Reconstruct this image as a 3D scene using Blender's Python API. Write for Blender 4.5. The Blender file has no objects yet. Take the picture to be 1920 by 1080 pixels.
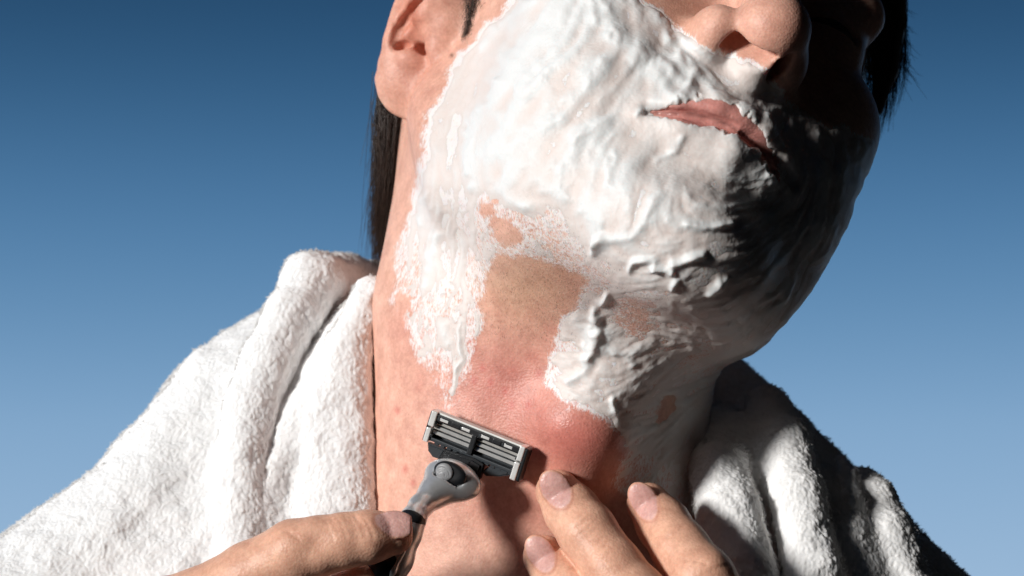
import bpy, bmesh, math, random
import numpy as np
from mathutils import Matrix, Vector
from mathutils.bvhtree import BVHTree

rng = np.random.default_rng(7)
random.seed(7)
R = math.radians
scene = bpy.context.scene

# ------------------------------------------------------------------ camera, sky, sun, exposure
PITCH = R(11.0)                 # the camera looks slightly up at the man
MM = 0.179                     # millimetres per photo pixel at the throat
DIST = 900.0                   # millimetres from camera to throat
ORIGIN = Vector((0, 0, 1.55))
ROT = Matrix.Rotation(PITCH, 4, 'X')
BASE = Matrix.Translation(ORIGIN) @ ROT

cam_data = bpy.data.cameras.new('camera')
cam = bpy.data.objects.new('camera', cam_data)
scene.collection.objects.link(cam)
cam_data.sensor_width = 36
cam_data.lens = 36 * DIST / (1920 * MM)
cam_data.clip_start = 0.05
cam_data.clip_end = 20000
cam.matrix_world = BASE @ Matrix.Translation((0, -DIST / 1000, 0)) @ Matrix.Rotation(R(90), 4, 'X')
cam_data.dof.use_dof = True
cam_data.dof.focus_distance = (DIST - 75) / 1000
cam_data.dof.aperture_fstop = 14
scene.camera = cam

SUN_VIEW = Vector((-0.765, -0.57, 0.29)).normalized()       # towards the light: left, front, a bit above (view frame)
sun_dir = (ROT.to_3x3() @ SUN_VIEW).normalized()
sun_elev = math.asin(sun_dir.z)
sun_azim = math.atan2(sun_dir.x, sun_dir.y)
world = bpy.data.worlds.new('World')
scene.world = world
world.use_nodes = True
wn, wl = world.node_tree.nodes, world.node_tree.links
wn.clear()
# clear blue sky whose colour depends on elevation only: pale towards the horizon, deep blue higher up
wc = wn.new('ShaderNodeTexCoord')
wx = wn.new('ShaderNodeSeparateXYZ'); wl.new(wc.outputs['Generated'], wx.inputs[0])
wr = wn.new('ShaderNodeMapRange'); wr.inputs['From Min'].default_value = 0.0; wr.inputs['From Max'].default_value = 1.0
wl.new(wx.outputs['Z'], wr.inputs['Value'])
ramp_ = wn.new('ShaderNodeValToRGB'); cr = ramp_.color_ramp; cr.interpolation = 'B_SPLINE'
while len(cr.elements) > 1: cr.elements.remove(cr.elements[-1])
for i, (el, c) in enumerate([(0.0, (0.40, 0.56, 0.74)), (4.5, (0.325, 0.485, 0.68)), (8.0, (0.220, 0.385, 0.595)), (10.3, (0.130, 0.275, 0.470)), (12.6, (0.075, 0.195, 0.370)), (15.0, (0.036, 0.115, 0.238)), (17.4, (0.018, 0.066, 0.148)), (24.0, (0.013, 0.048, 0.112)), (90.0, (0.010, 0.036, 0.085))]):
    e = cr.elements[0] if i == 0 else cr.elements.new(math.sin(R(el)))
    e.position = math.sin(R(el)); e.color = (*c, 1)
wl.new(wr.outputs[0], ramp_.inputs[0])
wb = wn.new('ShaderNodeBackground'); wb.inputs['Strength'].default_value = 1.0
wo = wn.new('ShaderNodeOutputWorld')
wl.new(ramp_.outputs[0], wb.inputs[0]); wl.new(wb.outputs[0], wo.inputs[0])

sun_data = bpy.data.lights.new('sun', 'SUN')
sun_data.energy = 4.2
sun_data.angle = R(10.0)
sun_data.color = (1.0, 0.97, 0.93)
sun = bpy.data.objects.new('sun', sun_data)
scene.collection.objects.link(sun)
sun.rotation_euler = sun_dir.to_track_quat('Z', 'Y').to_euler()
sun.location = ORIGIN + sun_dir * 5

vs = scene.view_settings
vs.view_transform = 'Standard'
vs.look = 'None'
vs.exposure = 0.0
vs.gamma = 1.0
vs.use_curve_mapping = False

# ------------------------------------------------------------------ coordinates
# sculpting frame in millimetres: x right, y up, z towards the camera; origin at the throat
def V(px, py, z=0.0):
    s = (DIST - z) / DIST * MM
    return np.array([(px - 960) * s, (540 - py) * s, z])

def to_px(P):
    f = DIST / (DIST - P[:, 2]) / MM
    return 960 + P[:, 0] * f, 540 - P[:, 1] * f

HL = np.array([0.877, -0.416, -0.239]); HF = np.array([0.418, 0.418, 0.806]); HU = np.array([0.236, 0.807, -0.541])
HT = np.array([36.9, 50.6, -8.2])
HAX = np.stack([HL, HF, HU])
def H(x, y, z):
    return HT + x * HL + y * HF + z * HU

def to_local(P):           # sculpting frame -> metres in the BASE frame
    return np.stack([P[:, 0], -P[:, 2], P[:, 1]], 1) / 1000.0

# ------------------------------------------------------------------ implicit sculpting
def smin(a, b, k):
    if k <= 0: return np.minimum(a, b)
    h = np.maximum(k - np.abs(a - b), 0) / k
    return np.minimum(a, b) - h * h * k * 0.25

class Sculpt:
    def __init__(self): self.ops = []
    def _add(self, kind, mode, k, c, r, data): self.ops.append((kind, mode, k, np.asarray(c, np.float32), float(r), data))
    def ell(self, c, r, ax=None, k=8, mode='add'):
        ax = np.eye(3) if ax is None else np.asarray(ax)
        self._add('ell', mode, k, c, max(r), (np.asarray(r, np.float32), ax.astype(np.float32)))
    def chain(self, pts, rad, k=8, mode='add'):
        pts = np.asarray(pts, np.float32)
        rad = np.full(len(pts), rad, np.float32) if np.isscalar(rad) else np.asarray(rad, np.float32)
        c = (pts.min(0) + pts.max(0)) / 2
        self._add('chain', mode, k, c, np.linalg.norm(pts - c, axis=1).max() + rad.max(), (pts, rad))
    def brush(self, c, rad, amp):
        self._add('brush', 'brush', 0, c, rad * 2.4, (rad, amp))
    def line(self, pts, rad, amp):
        pts = np.asarray(pts, np.float32)
        c = (pts.min(0) + pts.max(0)) / 2
        self._add('line', 'brush', 0, c, np.linalg.norm(pts - c, axis=1).max() + rad * 2.4, (pts, rad, amp))
    def __call__(self, P, margin=6.0):
        P = P.astype(np.float32)
        D = np.full(len(P), 1e3, np.float32)
        for kind, mode, k, c, r, data in self.ops:
            q = P - c
            m = np.einsum('ij,ij->i', q, q) < (r + (0 if mode == 'brush' else k + margin)) ** 2
            ix = np.nonzero(m)[0]
            if len(ix) == 0: continue
            p = P[ix]
            if kind == 'ell':
                rr, ax = data
                l = (p - c) @ ax.T
                k0 = np.sqrt(((l / rr) ** 2).sum(1)) + 1e-6
                k1 = np.sqrt(((l / rr ** 2) ** 2).sum(1)) + 1e-9
                d = k0 * (k0 - 1) / k1
            elif kind == 'brush':
                rad, amp = data
                d2 = ((p - c) ** 2).sum(1)
                D[ix] -= amp * np.exp(-d2 / rad ** 2)
                continue
            else:
                pts, second = data[0], data[1]
                d = np.full(len(p), 1e3, np.float32)
                for i in range(len(pts) - 1):
                    a, b = pts[i], pts[i + 1]
                    ab = b - a
                    t = np.clip((p - a) @ ab / (ab @ ab + 1e-9), 0, 1)
                    dd = np.linalg.norm(p - a - t[:, None] * ab, axis=1)
                    if kind == 'chain':
                        dd = dd - (second[i] + (second[i + 1] - second[i]) * t)
                        d = smin(d, dd, 2.0)
                    else:
                        d = np.minimum(d, dd)
                if kind == 'line':
                    rad, amp = data[1], data[2]
                    D[ix] -= amp * np.exp(-(d / rad) ** 2)
                    continue
            if mode == 'add': D[ix] = smin(D[ix], d, k)
            elif mode == 'cut': D[ix] = -smin(-D[ix], d, k)
        return D
    def grad(self, P, e=0.4):
        g = np.zeros_like(P, dtype=np.float32)
        for s in ((1, -1, -1), (-1, -1, 1), (-1, 1, -1), (1, 1, 1)):
            s = np.array(s, np.float32)
            g += s * self(P + s * e)[:, None]
        return g / (np.linalg.norm(g, axis=1, keepdims=True) + 1e-9)
    def snap(self, P, n=2):
        for _ in range(n):
            d = np.clip(self(P), -1.5, 1.5)
            P = P - d[:, None] * self.grad(P)
        return P
    def mesh(self, lo, hi, h):
        """surface nets on the zero level -> verts, quads"""
        lo, hi = np.array(lo, float), np.array(hi, float)
        Bk = 8
        nb = np.ceil((hi - lo) / (h * Bk)).astype(int)
        n = nb * Bk
        bi = np.stack(np.meshgrid(*[np.arange(x) for x in nb], indexing='ij'), -1).reshape(-1, 3)
        cen = lo + (bi * Bk + Bk / 2 - 0.5) * h
        dc = self(cen, margin=Bk * h * 1.6)
        act = np.abs(dc) < Bk * h * 1.25
        G = np.where(dc < 0, -50, 50).astype(np.float32).reshape(nb)
        G = np.repeat(np.repeat(np.repeat(G, Bk, 0), Bk, 1), Bk, 2)
        off = np.stack(np.meshgrid(*[np.arange(Bk)] * 3, indexing='ij'), -1).reshape(-1, 3)
        ab = bi[act]
        for s in range(0, len(ab), 800):
            idx = (ab[s:s + 800, None, :] * Bk + off[None]).reshape(-1, 3)
            G[idx[:, 0], idx[:, 1], idx[:, 2]] = self(lo + idx * h, margin=3.0 * h + 4)
        for a in range(3):                       # close at the box
            sl = [slice(None)] * 3
            for e in (0, -1):
                sl[a] = e
                G[tuple(sl)] = np.maximum(G[tuple(sl)], 0.3 * h)
        S = G < 0
        cnt = np.zeros(tuple(n - 1), np.uint8)
        for dx in (0, 1):
            for dy in (0, 1):
                for dz in (0, 1):
                    cnt += S[dx:n[0] - 1 + dx, dy:n[1] - 1 + dy, dz:n[2] - 1 + dz]
        cells = np.argwhere((cnt > 0) & (cnt < 8))
        vid = np.full(tuple(n - 1), -1, np.int32)
        vid[cells[:, 0], cells[:, 1], cells[:, 2]] = np.arange(len(cells))
        acc = np.zeros((len(cells), 3)); num = np.zeros(len(cells))
        cs = [(i, j, k) for i in (0, 1) for j in (0, 1) for k in (0, 1)]
        for a in cs:
            for ax in range(3):
                if a[ax]: continue
                b = list(a); b[ax] = 1
                va = G[cells[:, 0] + a[0], cells[:, 1] + a[1], cells[:, 2] + a[2]]
                vb = G[cells[:, 0] + b[0], cells[:, 1] + b[1], cells[:, 2] + b[2]]
                m = (va < 0) != (vb < 0)
                t = np.where(m, va / np.where(m, va - vb, 1), 0)
                p = np.array(a)[None] + t[:, None] * (np.array(b) - np.array(a))[None]
                acc[m] += p[m]; num[m] += 1
        P = lo + (cells + acc / num[:, None]) * h
        quads = []
        for ax in range(3):
            o1, o2 = [(1, 2), (2, 0), (0, 1)][ax]
            sa = [slice(1, n[i] - 1) for i in range(3)]; sa[ax] = slice(0, n[ax] - 1)
            sb = list(sa); sb[ax] = slice(1, n[ax])
            A, Bv = S[tuple(sa)], S[tuple(sb)]
            ch = np.argwhere(A != Bv)
            inside = A[ch[:, 0], ch[:, 1], ch[:, 2]]
            base = ch.copy()
            for i in range(3):
                if i != ax: base[:, i] += 1
            e1 = np.zeros(3, int); e1[o1] = 1
            e2 = np.zeros(3, int); e2[o2] = 1
            def vv(c): return vid[c[:, 0], c[:, 1], c[:, 2]]
            q = np.stack([vv(base - e1 - e2), vv(base - e2), vv(base), vv(base - e1)], 1)
            q[~inside] = q[~inside][:, ::-1]
            quads.append(q)
        Q = np.concatenate(quads)
        Q = Q[(Q >= 0).all(1)]
        edge = (P < lo + 1.6 * h).any(1) | (P > lo + (n - 2.6) * h).any(1)
        P[~edge] = self.snap(P[~edge])
        return P, Q

def normals(P, Q):
    n = np.cross(P[Q[:, 2]] - P[Q[:, 0]], P[Q[:, 3]] - P[Q[:, 1]])
    N = np.zeros_like(P)
    for i in range(4): np.add.at(N, Q[:, i], n)
    return N / (np.linalg.norm(N, axis=1, keepdims=True) + 1e-12)

def subdivide(P, Q):
    """split every quad in four (straight)"""
    E = np.concatenate([Q[:, [i, (i + 1) % 4]] for i in range(4)])
    E.sort(1)
    U, inv = np.unique(E[:, 0].astype(np.int64) * (len(P) + 1) + E[:, 1], return_inverse=True)
    ea, eb = U // (len(P) + 1), U % (len(P) + 1)
    em = (P[ea] + P[eb]) / 2
    fm = P[Q].mean(1)
    nP, nE = len(P), len(U)
    inv = inv.reshape(4, -1)
    f = nP + nE + np.arange(len(Q))
    out = [np.stack([Q[:, i], nP + inv[i], f, nP + inv[(i + 3) % 4]], 1) for i in range(4)]
    return np.concatenate([P, em, fm]), np.concatenate(out)

# ------------------------------------------------------------------ noise and rasters
def _hash(ix, iy, iz, s):
    h = (ix.astype(np.int64) * 374761393 + iy.astype(np.int64) * 668265263 + iz.astype(np.int64) * 2147483647 + s * 1274126177) & 0xffffffff
    h = ((h ^ (h >> 13)) * 1274126177) & 0xffffffff
    return ((h ^ (h >> 16)) & 0xffffff) / float(0xffffff) * 2 - 1

def noise3(P, scale, seed=0):
    q = P / scale
    i = np.floor(q).astype(np.int64); f = q - i
    f = f * f * f * (f * (f * 6 - 15) + 10)
    out = 0
    for dx in (0, 1):
        for dy in (0, 1):
            for dz in (0, 1):
                w = (f[:, 0] if dx else 1 - f[:, 0]) * (f[:, 1] if dy else 1 - f[:, 1]) * (f[:, 2] if dz else 1 - f[:, 2])
                out = out + w * _hash(i[:, 0] + dx, i[:, 1] + dy, i[:, 2] + dz, seed)
    return out

def sstep(a, b, x):
    t = np.clip((x - a) / (b - a), 0, 1)
    return t * t * (3 - 2 * t)

def poly_dist(x, y, poly, closed=True):
    """signed distance (negative inside) to a polygon, or distance to an open polyline"""
    poly = np.asarray(poly, float)
    d = np.full(x.shape, 1e9)
    ins = np.zeros(x.shape, bool)
    n = len(poly)
    for i in range(n if closed else n - 1):
        a, b = poly[i], poly[(i + 1) % n]
        e = b - a
        wx, wy = x - a[0], y - a[1]
        t = np.clip((wx * e[0] + wy * e[1]) / (e @ e + 1e-9), 0, 1)
        d = np.minimum(d, (wx - t * e[0]) ** 2 + (wy - t * e[1]) ** 2)
        if closed:
            c = ((a[1] > y) != (b[1] > y))
            xi = a[0] + (y - a[1]) * e[0] / (e[1] if abs(e[1]) > 1e-9 else 1e-9)
            ins ^= c & (x < xi)
    d = np.sqrt(d)
    return np.where(ins, -d, d) if closed else d

# ------------------------------------------------------------------ mesh objects
coll = scene.collection
def make_mesh(name, P, F, mat, smooth=True, attrs=None, local=True, sharp=None):
    me = bpy.data.meshes.new(name)
    Pm = to_local(np.asarray(P, float)) if local else np.asarray(P, float)
    me.vertices.add(len(Pm)); me.vertices.foreach_set('co', Pm.astype(np.float32).ravel())
    k = F.shape[1]
    me.loops.add(F.size); me.polygons.add(len(F))
    me.loops.foreach_set('vertex_index', F.astype(np.int32).ravel())
    me.polygons.foreach_set('loop_start', np.arange(0, F.size, k, dtype=np.int32))
    me.update(calc_edges=True)
    me.validate()
    if smooth: me.polygons.foreach_set('use_smooth', np.ones(len(me.polygons), bool))
    for an, (typ, val) in (attrs or {}).items():
        at = me.attributes.new(an, typ, 'POINT')
        at.data.foreach_set('color' if typ == 'FLOAT_COLOR' else 'value', np.asarray(val, np.float32).ravel())
    if mat: me.materials.append(mat)
    return me

def link(name, data, parent=None, label=None, category=None, group=None, kind=None):
    o = bpy.data.objects.new(name, data)
    coll.objects.link(o)
    if parent is None: o.matrix_world = BASE
    else: o.parent = parent
    if label: o['label'] = label
    if category: o['category'] = category
    if group: o['group'] = group
    if kind: o['kind'] = kind
    return o

class N:
    """small helper to write node materials"""
    def __init__(self, name):
        self.m = bpy.data.materials.new(name); self.m.use_nodes = True
        self.t = self.m.node_tree; self.t.nodes.clear()
        self.out = self.t.nodes.new('ShaderNodeOutputMaterial')
        self.p = self.t.nodes.new('ShaderNodeBsdfPrincipled')
        self.t.links.new(self.p.outputs[0], self.out.inputs[0])
    def n(self, typ, **kw):
        nd = self.t.nodes.new('ShaderNode' + typ)
        for k, v in kw.items():
            if k in nd.inputs: nd.inputs[k].default_value = v
            else: setattr(nd, k, v)
        return nd
    def l(self, a, b): self.t.links.new(a, b)
    def s(self, **kw):
        for k, v in kw.items(): self.p.inputs[k.replace('_', ' ')].default_value = v
    def attr(self, name): return self.n('Attribute', attribute_name=name)
    def coord(self): return self.n('TexCoord').outputs['Object']
    def noise(self, co, scale, detail=3, rough=0.55):
        nd = self.n('TexNoise', Scale=scale, Detail=detail, Roughness=rough); self.l(co, nd.inputs['Vector']); return nd.outputs['Fac']
    def ramp(self, fac, a, b, ca=(0, 0, 0, 1), cb=(1, 1, 1, 1)):
        nd = self.n('ValToRGB'); nd.color_ramp.elements[0].position = a; nd.color_ramp.elements[1].position = b
        nd.color_ramp.elements[0].color = ca; nd.color_ramp.elements[1].color = cb
        self.l(fac, nd.inputs[0]); return nd.outputs[0]
    def mix(self, fac, a, b, blend='MIX'):
        nd = self.n('MixRGB', blend_type=blend)
        for v, i in ((fac, 0), (a, 1), (b, 2)):
            if hasattr(v, 'links') or hasattr(v, 'is_linked'): self.l(v, nd.inputs[i])
            else: nd.inputs[i].default_value = v
        return nd.outputs[0]
    def math(self, op, a, b=0.0, c=None, clamp=False):
        nd = self.n('Math', operation=op, use_clamp=clamp)
        for v, i in ((a, 0), (b, 1)) + (((c, 2),) if c is not None else ()):
            if hasattr(v, 'is_linked'): self.l(v, nd.inputs[i])
            else: nd.inputs[i].default_value = v
        return nd.outputs[0]
    def bump(self, h, strength, dist):
        nd = self.n('Bump', Strength=strength, Distance=dist); self.l(h, nd.inputs['Height']); self.l(nd.outputs[0], self.p.inputs['Normal']); return nd

def skin_material():
    k = N('skin')
    co = k.coord()
    col = k.attr('skin_colour').outputs['Color']
    film = k.attr('film').outputs['Fac']
    mott = k.noise(co, 160, 4, 0.65)
    c1 = k.mix(0.75, col, k.ramp(mott, 0.3, 0.72, (0.78, 0.70, 0.68, 1), (1.16, 1.2, 1.2, 1)), 'MULTIPLY')
    fine = k.noise(co, 900, 2)
    c2 = k.mix(0.35, c1, k.ramp(fine, 0.35, 0.7, (0.8, 0.72, 0.7, 1), (1.16, 1.2, 1.2, 1)), 'MULTIPLY')
    # soap residue: streaky speckle whose cover grows with the film value
    mp = k.n('Mapping'); mp.inputs['Rotation'].default_value = (0, R(20), 0); mp.inputs['Scale'].default_value = (1, 1, 0.4); k.l(co, mp.inputs[0])
    sp = k.noise(mp.outputs[0], 1500, 3, 0.7)
    sp2 = k.noise(co, 350, 3, 0.6)
    s = k.math('ADD', k.math('MULTIPLY', sp, 0.65), k.math('MULTIPLY', sp2, 0.35))
    thr = k.math('SUBTRACT', 0.70, k.math('MULTIPLY', film, 0.46))
    fac = k.math('MULTIPLY', k.math('SUBTRACT', s, thr), 6.0, clamp=True)
    fac = k.math('MULTIPLY', fac, k.math('MINIMUM', k.math('MULTIPLY', film, 1.6), 0.92))
    c3 = k.mix(fac, c2, (0.84, 0.8, 0.79, 1))
    k.l(c3, k.p.inputs['Base Color'])
    rg = k.math('ADD', k.math('MULTIPLY', k.attr('gloss').outputs['Fac'], -0.25), 0.47)
    k.l(rg, k.p.inputs['Roughness'])
    k.s(Subsurface_Weight=0.22, Subsurface_Scale=0.004, Subsurface_Radius=(1.0, 0.32, 0.18), IOR=1.4, Specular_IOR_Level=0.42)
    vo = k.n('TexVoronoi', Scale=1300.0); k.l(co, vo.inputs['Vector'])
    h = k.math('ADD', k.math('MULTIPLY', vo.outputs['Distance'], 0.6), k.math('MULTIPLY', k.noise(co, 700, 4, 0.7), 0.8))
    h = k.math('ADD', h, k.math('MULTIPLY', fac, 0.5))
    k.bump(h, 0.5, 0.00024)
    return k.m

def foam_material():
    k = N('shaving_foam')
    co = k.coord()
    thin = k.attr('thickness').outputs['Fac']
    c = k.mix(k.ramp(thin, 0.0, 0.8), (0.73, 0.645, 0.605, 1), (0.745, 0.75, 0.745, 1))
    k.l(c, k.p.inputs['Base Color'])
    k.s(Roughness=0.5, Subsurface_Weight=0.5, Subsurface_Scale=0.0022, Subsurface_Radius=(1.0, 0.8, 0.75), Specular_IOR_Level=0.3)
    h = k.math('ADD', k.noise(co, 900, 4, 0.7), k.math('MULTIPLY', k.noise(co, 2600, 2), 0.35))
    k.bump(h, 0.22, 0.0002)
    return k.m

def plain(name, col, rough=0.5, metal=0.0, spec=0.5, bump=None, coat=0.0):
    k = N(name)
    co = k.coord()
    c = k.mix(1.0, (*col, 1), k.ramp(k.noise(co, 300, 4), 0.2, 0.8, (0.82, 0.82, 0.82, 1), (1.1, 1.1, 1.1, 1)), 'MULTIPLY')
    k.l(c, k.p.inputs['Base Color'])
    k.s(Roughness=rough, Metallic=metal, Specular_IOR_Level=spec, Coat_Weight=coat)
    if bump: k.bump(k.noise(co, bump[0], 3), bump[1], bump[2])
    return k.m

SKIN = skin_material(); FOAM = foam_material()
def terry():
    k = N('white_terry'); co = k.coord()
    c = k.mix(k.noise(co, 60, 3), (0.90, 0.885, 0.87, 1), (0.93, 0.925, 0.92, 1))
    k.l(c, k.p.inputs['Base Color']); k.s(Roughness=0.9, Specular_IOR_Level=0.05, Subsurface_Weight=0.6, Subsurface_Scale=0.0025, Subsurface_Radius=(1.0, 0.95, 0.9))
    return k.m
TOWEL = terry()
def fibre():
    k = N('white_fibre'); k.s(Base_Color=(0.92, 0.91, 0.90, 1), Roughness=0.9, Specular_IOR_Level=0.05)
    tr = k.n('BsdfTranslucent'); tr.inputs['Color'].default_value = (0.92, 0.91, 0.90, 1)
    mx = k.n('MixShader'); mx.inputs[0].default_value = 0.45
    k.l(k.p.outputs[0], mx.inputs[1]); k.l(tr.outputs[0], mx.inputs[2]); k.l(mx.outputs[0], k.out.inputs[0])
    return k.m
FIBRE = fibre()
HAIR = plain('dark_brown_hair', (0.032, 0.019, 0.013), 0.36, spec=0.5)

# ------------------------------------------------------------------ ground far below the frame
def build_ground():
    k = N('ground'); co = k.coord()
    c = k.mix(k.noise(co, 3, 5), (0.05, 0.052, 0.055, 1), (0.075, 0.075, 0.075, 1)); k.l(c, k.p.inputs['Base Color']); k.s(Roughness=0.9)
    s = 6000.0
    P = np.array([[-s, -s, 0], [s, -s, 0], [s, s, 0], [-s, s, 0]])
    o = bpy.data.objects.new('ground', make_mesh('ground', P, np.array([[0, 1, 2, 3]]), k.m, False, local=False))
    coll.objects.link(o); o['kind'] = 'structure'
build_ground()

# ------------------------------------------------------------------ unseen matt black flags, added to keep fill light off the shadow side
BLACK = plain('matt_black_cloth', (0.012, 0.012, 0.012), 0.95, spec=0.05, bump=(800, 0.3, 0.0005))
def flag(name, cx, cy, cz, sx, sy, sz, label):
    bm = bmesh.new()
    bmesh.ops.create_cube(bm, size=1.0)
    for v in bm.verts: v.co = Vector((v.co.x * sx, v.co.y * sy, v.co.z * sz))
    bmesh.ops.bevel(bm, geom=bm.edges[:], offset=0.004, segments=1, affect='EDGES')
    me = bpy.data.meshes.new(name); bm.to_mesh(me); bm.free(); me.materials.append(BLACK)
    o = bpy.data.objects.new(name, me); coll.objects.link(o); o.location = (cx, cy, cz)
    o['label'] = label; o['category'] = 'panel'; o['group'] = 'added black light blocking panels around the man'
flag('standing_light_blocker', 0.62, -0.50, 1.20, 0.03, 2.0, 2.4, 'tall unseen matt black board added right of the man to block fill light')
flag('standing_light_blocker', -0.10, -1.75, 1.20, 2.4, 0.03, 2.4, 'unseen matt black board added behind the camera to block fill light')
flag('overhead_light_blocker', 0.30, -0.35, 2.05, 1.0, 1.9, 0.03, 'flat unseen matt black board added above the man to block sky light')

# ------------------------------------------------------------------ the man: head and neck
def head_sculpt():
    s = Sculpt()
    # neck and upper chest
    s.chain([V(1082, 300, -5), V(1030, 620, -2), V(1012, 820, -2), V(985, 1050, -12), V(960, 1300, -30)], [52, 57, 56, 62, 75], k=1)
    s.ell(V(960, 1560, -60), (190, 100, 85), k=60)
    # skull and face block
    s.ell(H(0, -8, 46), (75, 94, 84), HAX, k=20)
    s.ell(H(0, 38, -16), (57, 56, 70), HAX, k=22)
    s.ell(H(-2, 66, -49), (38, 36, 31), HAX, k=18)
    for q in (-1, 1):
        s.chain([H(q * 58, -2, -22), H(q * 51, 14, -54), H(q * 33, 54, -75), H(q * 14, 76, -85), H(0, 80, -86)], [12, 12, 12, 13, 14], k=20)
        s.ell(H(q * 34, 56, -40), (23, 32, 32), HAX, k=22)
        s.ell(H(q * 38, 69, -12), (20, 17, 16), HAX, k=18)
        s.ell(H(q * 27, 80, 26), (22, 13, 10), HAX, k=16)
    s.ell(H(0, 83, -86), (19, 16, 15), HAX, k=14)
    s.ell(H(0, 40, -74), (38, 46, 18), HAX, k=22)
    s.ell(H(0, 84, 30), (16, 12, 16), HAX, k=14)
    # nose
    s.chain([H(0, 90, 20), H(0, 99, 2), H(0, 108, -14), H(0, 113, -24)], [9, 8.2, 8.8, 10], k=10)
    s.ell(H(0, 112, -26), (10.3, 11.5, 9.5), HAX, k=6)
    for q in (-1, 1):
        s.ell(H(-14.5 if q < 0 else 10.5, 99, -27.5), (7.2, 13, 9.0), HAX, k=5)
    s.chain([H(0, 113, -31), H(0, 101, -37)], [5.0, 4.6], k=5)
    def nostril(px, py, z, dx, dy, la, lb):
        a = np.array([dx, -dy, 0.15]); a /= np.linalg.norm(a)
        c = np.array([0.15, 0.9, -0.5]); c -= a * (a @ c); c /= np.linalg.norm(c)
        s.ell(V(px, py, z), (la, lb, 19), np.stack([a, np.cross(c, a), c]), k=1.6, mode='cut')
    nostril(1397, 73, 98, 73, -28, 8.0, 3.3)
    nostril(1466, 126, 99, 24, -52, 5.0, 2.8)
    # eye sockets, lids
    for q in (-1, 1):
        s.ell(H(q * 30, 97, 10), (17, 12, 11), HAX, k=10, mode='cut')
        s.ell(H(q * 30, 77.5, 10), (15, 13, 13), HAX, k=5)
        s.chain([H(q * 19, 86, 9), H(q * 29, 90.5, 9.5), H(q * 38, 87, 9)], 1.2, k=2, mode='cut')
    # lips
    up = [(-26, 90, -59), (-17, 97.5, -57), (-7, 103, -54.5), (0, 104, -55.2), (7, 103, -54.5), (17, 97.5, -57), (26, 90, -59)]
    lw = [(-24, 89, -61.5), (-14, 96.5, -64.5), (0, 100.5, -66), (14, 96.5, -64.5), (24, 89, -61.5)]
    s.chain([H(*p) for p in up], [2.0, 4, 5, 4.8, 5, 4, 2.0], k=5)
    s.chain([H(*p) for p in lw], [2.5, 5, 6, 5, 2.5], k=5)
    s.line([H(-25, 94, -59.5), H(-14, 102, -60), H(0, 107, -60.4), H(14, 102, -60), H(25, 94, -59.5)], 2.0, -2.6)
    s.line([H(-16, 97, -76), H(0, 100, -77), H(16, 97, -76)], 8, -3.0)
    s.line([H(-21, 98, -30), H(-30, 92, -48), H(-32, 86, -60)], 5, -1.6)
    # throat: voice box, hollow under the jaw
    s.chain([V(1150, 690, 52), V(1095, 800, 53), V(1050, 900, 47), V(1010, 1050, 36)], [13, 14, 12, 12], k=16)
    s.chain([V(842, 250, -22), V(825, 560, 0), V(880, 850, 22), V(950, 1080, 30)], [14, 16, 15, 12], k=18)
    s.brush(V(1005, 985, 52), 22, -2.5)
    # ear
    def E(px, py, dz): return V(px, py, 9 - (830 - px) * 0.10 + dz)
    ua = np.array([0.36, 0.933, 0.0]); ra = np.array([0.92, -0.35, 0.18]); na = np.cross(ra, ua); na /= np.linalg.norm(na)
    EA = np.stack([ra, ua, na])
    s.ell(E(795, 25, -2), (11.0, 27, 4.2), EA, k=5)
    s.ell(E(764, 160, -1), (9.6, 10.6, 4.6), EA, k=5)
    s.chain([E(885, -60, 2), E(880, -95, 3), E(850, -108, 3), E(818, -80, 3), E(795, -38, 3), E(777, 2, 3), E(758, 40, 3), E(739, 78, 2), E(726, 118, 1.5), E(720, 148, 1), E(726, 172, 1)], [3, 3, 3.2, 3.4, 3.3, 3.1, 2.9, 2.6, 2.4, 2.4, 2.4], k=2.5)
    s.chain([E(850, -50, 2.5), E(826, -8, 3.0), E(800, 30, 3.2), E(766, 62, 2.8)], [5.5, 5.5, 4.8, 3], k=4)
    s.chain([E(868, -72, 6.0), E(832, -40, 6.0), E(804, -8, 5.6), E(780, 16, 5.4), E(761, 38, 5.2), E(746, 60, 5), E(737, 80, 5.4)], [2.0, 2.0, 1.9, 1.8, 1.7, 1.6, 1.0], k=1.6, mode='cut')
    s.ell(E(786, 74, 7.5), (7.2, 5.0, 5.2), EA, k=3, mode='cut')
    s.ell(E(757, 90, 3.5), (3.4, 2.6, 3.8), EA, k=1.5, mode='cut')
    s.ell(E(793, 95, 3.0), (4.0, 3.0, 6), EA, k=1.5, mode='cut')
    s.line([E(822, 58, 3), E(838, 54, 2), E(858, 53, 1)], 1.0, -0.5)
    s.chain([E(835, 45, 2.5), E(806, 58, 3.2)], [3.6, 2.6], k=4)
    s.ell(E(822, 88, 2.5), (4.0, 6.0, 4.0), EA, k=4)
    s.ell(E(770, 110, 3.0), (4.2, 2.8, 3.0), EA, k=3)
    s.chain([E(796, 108, 5.5), E(799, 120, 5.5)], [1.5, 1.0], k=2, mode='cut')
    s.brush(E(760, 150, 4), 7, 0.6)
    s.chain([E(862, -70, -3), E(862, -10, -3), E(856, 45, -3)], [7.5, 7.0, 6.0], k=6)
    return s

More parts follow.
